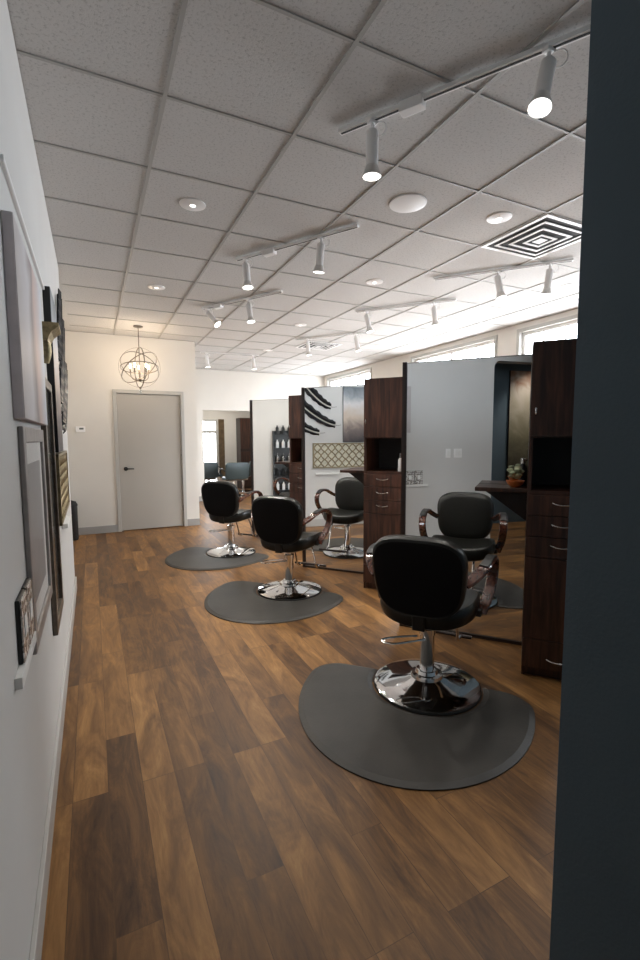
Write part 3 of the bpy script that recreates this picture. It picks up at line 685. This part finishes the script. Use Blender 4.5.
feather('curved black feather wall ornament, topmost of the three', 4.12, 2.46, 3.49, 1.86, .135, 0)
feather('curved black feather wall ornament, middle and longest of the three', 4.38, 2.30, 3.42, 1.58, .145, 0)
feather('curved black feather wall ornament, lowest of the three', 4.50, 1.98, 3.68, 1.46, .13, 0)
# switches
def plate(label, y, z, gang):
    w = .07+.046*(gang-1); r = thing('light_switch', label, 'light switch', (XL, y, z))
    G().box(*bb(.0005, .006, -w/2, w/2, -.057, .057), bev=.002).build('cover_plate', M['white'], r)
    for k in range(gang): G().box((.008, (k-(gang-1)/2)*.046, 0), (.006, .033, .066), bev=.001).build('rocker', M['whitem'], r)
plate('single white light switch, reflected in the nearest mirror', 1.02, 1.18, 1)
plate('double white light switch, reflected in the nearest mirror', .88, 1.18, 2)
# thermostat
r = thing('thermostat', 'white thermostat on the back wall left of the door', 'thermostat', (-.135, YD, 1.52))
G().box(*bb(-.06, .06, -.022, -.001, -.04, .04), bev=.005).build('housing', M['white'], r); G().box(*bb(-.015, .04, -.024, -.022, -.005, .02)).build('display', mat('lcd_grey', (.12, .14, .13), .3), r)
# bin
r = thing('waste_bin', 'slim tall black bin in the corner by the back wall', 'bin', (-.285, 7.15, 0))
G().lathe([(0, 0), (.062, 0), (.068, .02), (.072, .47), (0, .47)], n=28).build('body', M['black'], r, True)
G().lathe([(.0, .47), (.075, .47), (.075, .49), (.055, .53), (.0, .55)], n=28).build('lid', M['rubber'], r, True)
# black product rack in the recess (seen in the far mirror)
r = thing('product_rack', 'black wall rack of products, reflected in the far mirror', 'rack', (XL-.165, 5.32, 0))
g = G(); g.box(*bb(.001, .12, -.20, -.18, .0, 1.52)).box(*bb(.001, .12, .18, .20, .0, 1.52)).box(*bb(.001, .006, -.18, .18, .0, 1.52)); g.build('frame', M['black'], r)
for k in range(6): G().box(*bb(.006, .12, -.18, .18, .10+.27*k, .115+.27*k)).build('shelf', M['black'], r)
pb = {}
kinds = (('black bottle', 'black'), ('white bottle', 'white'), ('black bottle', 'black'), ('black bottle', 'dchrome'), ('white bottle', 'white'), ('black bottle', 'black'))
levels = ('bottom shelf', 'second shelf up', 'third shelf up', 'fourth shelf up', 'fifth shelf up', 'top shelf')
for k in range(1, 6):
    for j in range(3):
        m = M[kinds[k][1]]; y = 5.32-.115+.115*j; z = .1155+.27*k
        if m.name not in pb:
            b = pb[m.name] = G().lathe([(0, 0), (.028, 0), (.030, .01), (.030, .11), (.012, .13), (.012, .155), (0, .155)], n=14).build('product_bottle', m, None, True)
        else: b = pb[m.name].copy(); COL.objects.link(b)
        b.location = (XL-.165+.065, y, z)
        tag(b, '%s product bottle on the %s of black rack, %s' % ({'black': 'black', 'white': 'white', 'dchrome': 'silver'}[kinds[k][1]], levels[k], ('on its camera side', 'in the middle', 'on its door side')[j]), 'bottle', 'bottles on the black product rack')
# painting on the slate vestibule wall
r = thing('abstract_painting', 'tall brown and cream abstract painting on the slate wall, seen in the nearest mirror', 'picture', (-1.3, -1.32, .62))
arta = ramp_art('abstract_brown_paint', [(0, (.03, .03, .02)), (.22, (.10, .085, .055)), (.45, (.24, .21, .13)), (.65, (.42, .36, .27)), (.85, (.50, .43, .36)), (1, (.26, .12, .07))], 'Z', 0, 1.8, 3.5, .28)
G().box(*bb(.001, .03, -.6, .6, 0, 1.80), bev=.002).build('stretcher', M['edge'], r); G().box(*bb(.03, .032, -.597, .597, .003, 1.797)).build('print', arta, r)

# ------------------------------------------------------------------ the further room
def tub_chair(label, x, y, rz):
    t = thing('styling_chair', label, 'chair', (x, y, 0), rz, 'blue-grey styling chairs in the further room')
    G().lathe([(0, 0), (.28, 0), (.28, .015), (.10, .04), (.03, .05), (.03, .38), (0, .38)], n=32).build('base', M['chrome'], t, True)
    G().box((.05, 0, .42), (.46, .50, .08), bev=.03).build('seat', M['teal2'], t, True)
    rr = [[Vector((-.25+d-v*.15, u, .62+v)) for u, v in superell(.56*s, .40*s, 7, 40)] for s, d in ((.9, -.035), (1, -.02), (1, .02), (.9, .035))]
    G().rings(rr).build('backrest', M['teal2'], t, True)
    for sg in (-1, 1): G().tube(smooth_path([(-.22, sg*.28, .62), (-.1, sg*.30, .66), (.12, sg*.30, .65), (.18, sg*.29, .58), (.12, sg*.27, .44)], 4), .014, 8).build('armrest', M['black'], t, True)
    G().tube([(-.20, -.27, .41), (-.20, .27, .41)], .012, 8).build('chrome_bar', M['chrome'], t, True)
    return t
tc_ = tub_chair('blue-grey styling chair with square back, largest in the further room', 3.03, 10.85, PI/2)
dup(tc_, (2.42, 11.35, 0), PI/2, 'blue-grey styling chair at the left edge of the further room opening')
dup(tc_, (2.72, 12.2, 0), .3, 'blue-grey styling chair turned sideways below the bright window')
dup(tc_, (3.5, 11.7, 0), 2.6, 'blue-grey styling chair turned sideways beside the dark cabinet')
r = thing('tall_cabinet', 'tall dark cabinet against the further room back wall', 'cabinet', (3.62, 12.3, 0))
G().box(*bb(0, .55, 0, .38, 0, 1.93)).build('body', M['edge'], r)
G().box(*bb(.004, .272, -.018, 0, 1.1, 1.92), bev=.002).build('door', M['espresso'], r); G().box(*bb(.278, .546, -.018, 0, 1.1, 1.92), bev=.002).build('door', M['espresso'], r)
G().box(*bb(.004, .546, -.018, 0, .08, 1.02), bev=.002).build('lower_door', M['espresso'], r)
cu = G(); pts = [(3.12+.16*k/24, FY-.05+.018*math.sin(k*1.6)) for k in range(25)]
cu.rings([[Vector((x, y, z)) for z in (.3, 1.9)] + [Vector((x, y+.006, z)) for z in (1.9, .3)] for x, y in pts]).build('curtain', M['curtain'], None, True)
tag(COL.objects['curtain'], 'brown curtain strip hanging right of the further room window', 'curtain')
downlight('unseen downlight added to brighten the further room', 3.0, 11.4, power=120, cone=150)  # added lamp, out of view, that brightens the further room
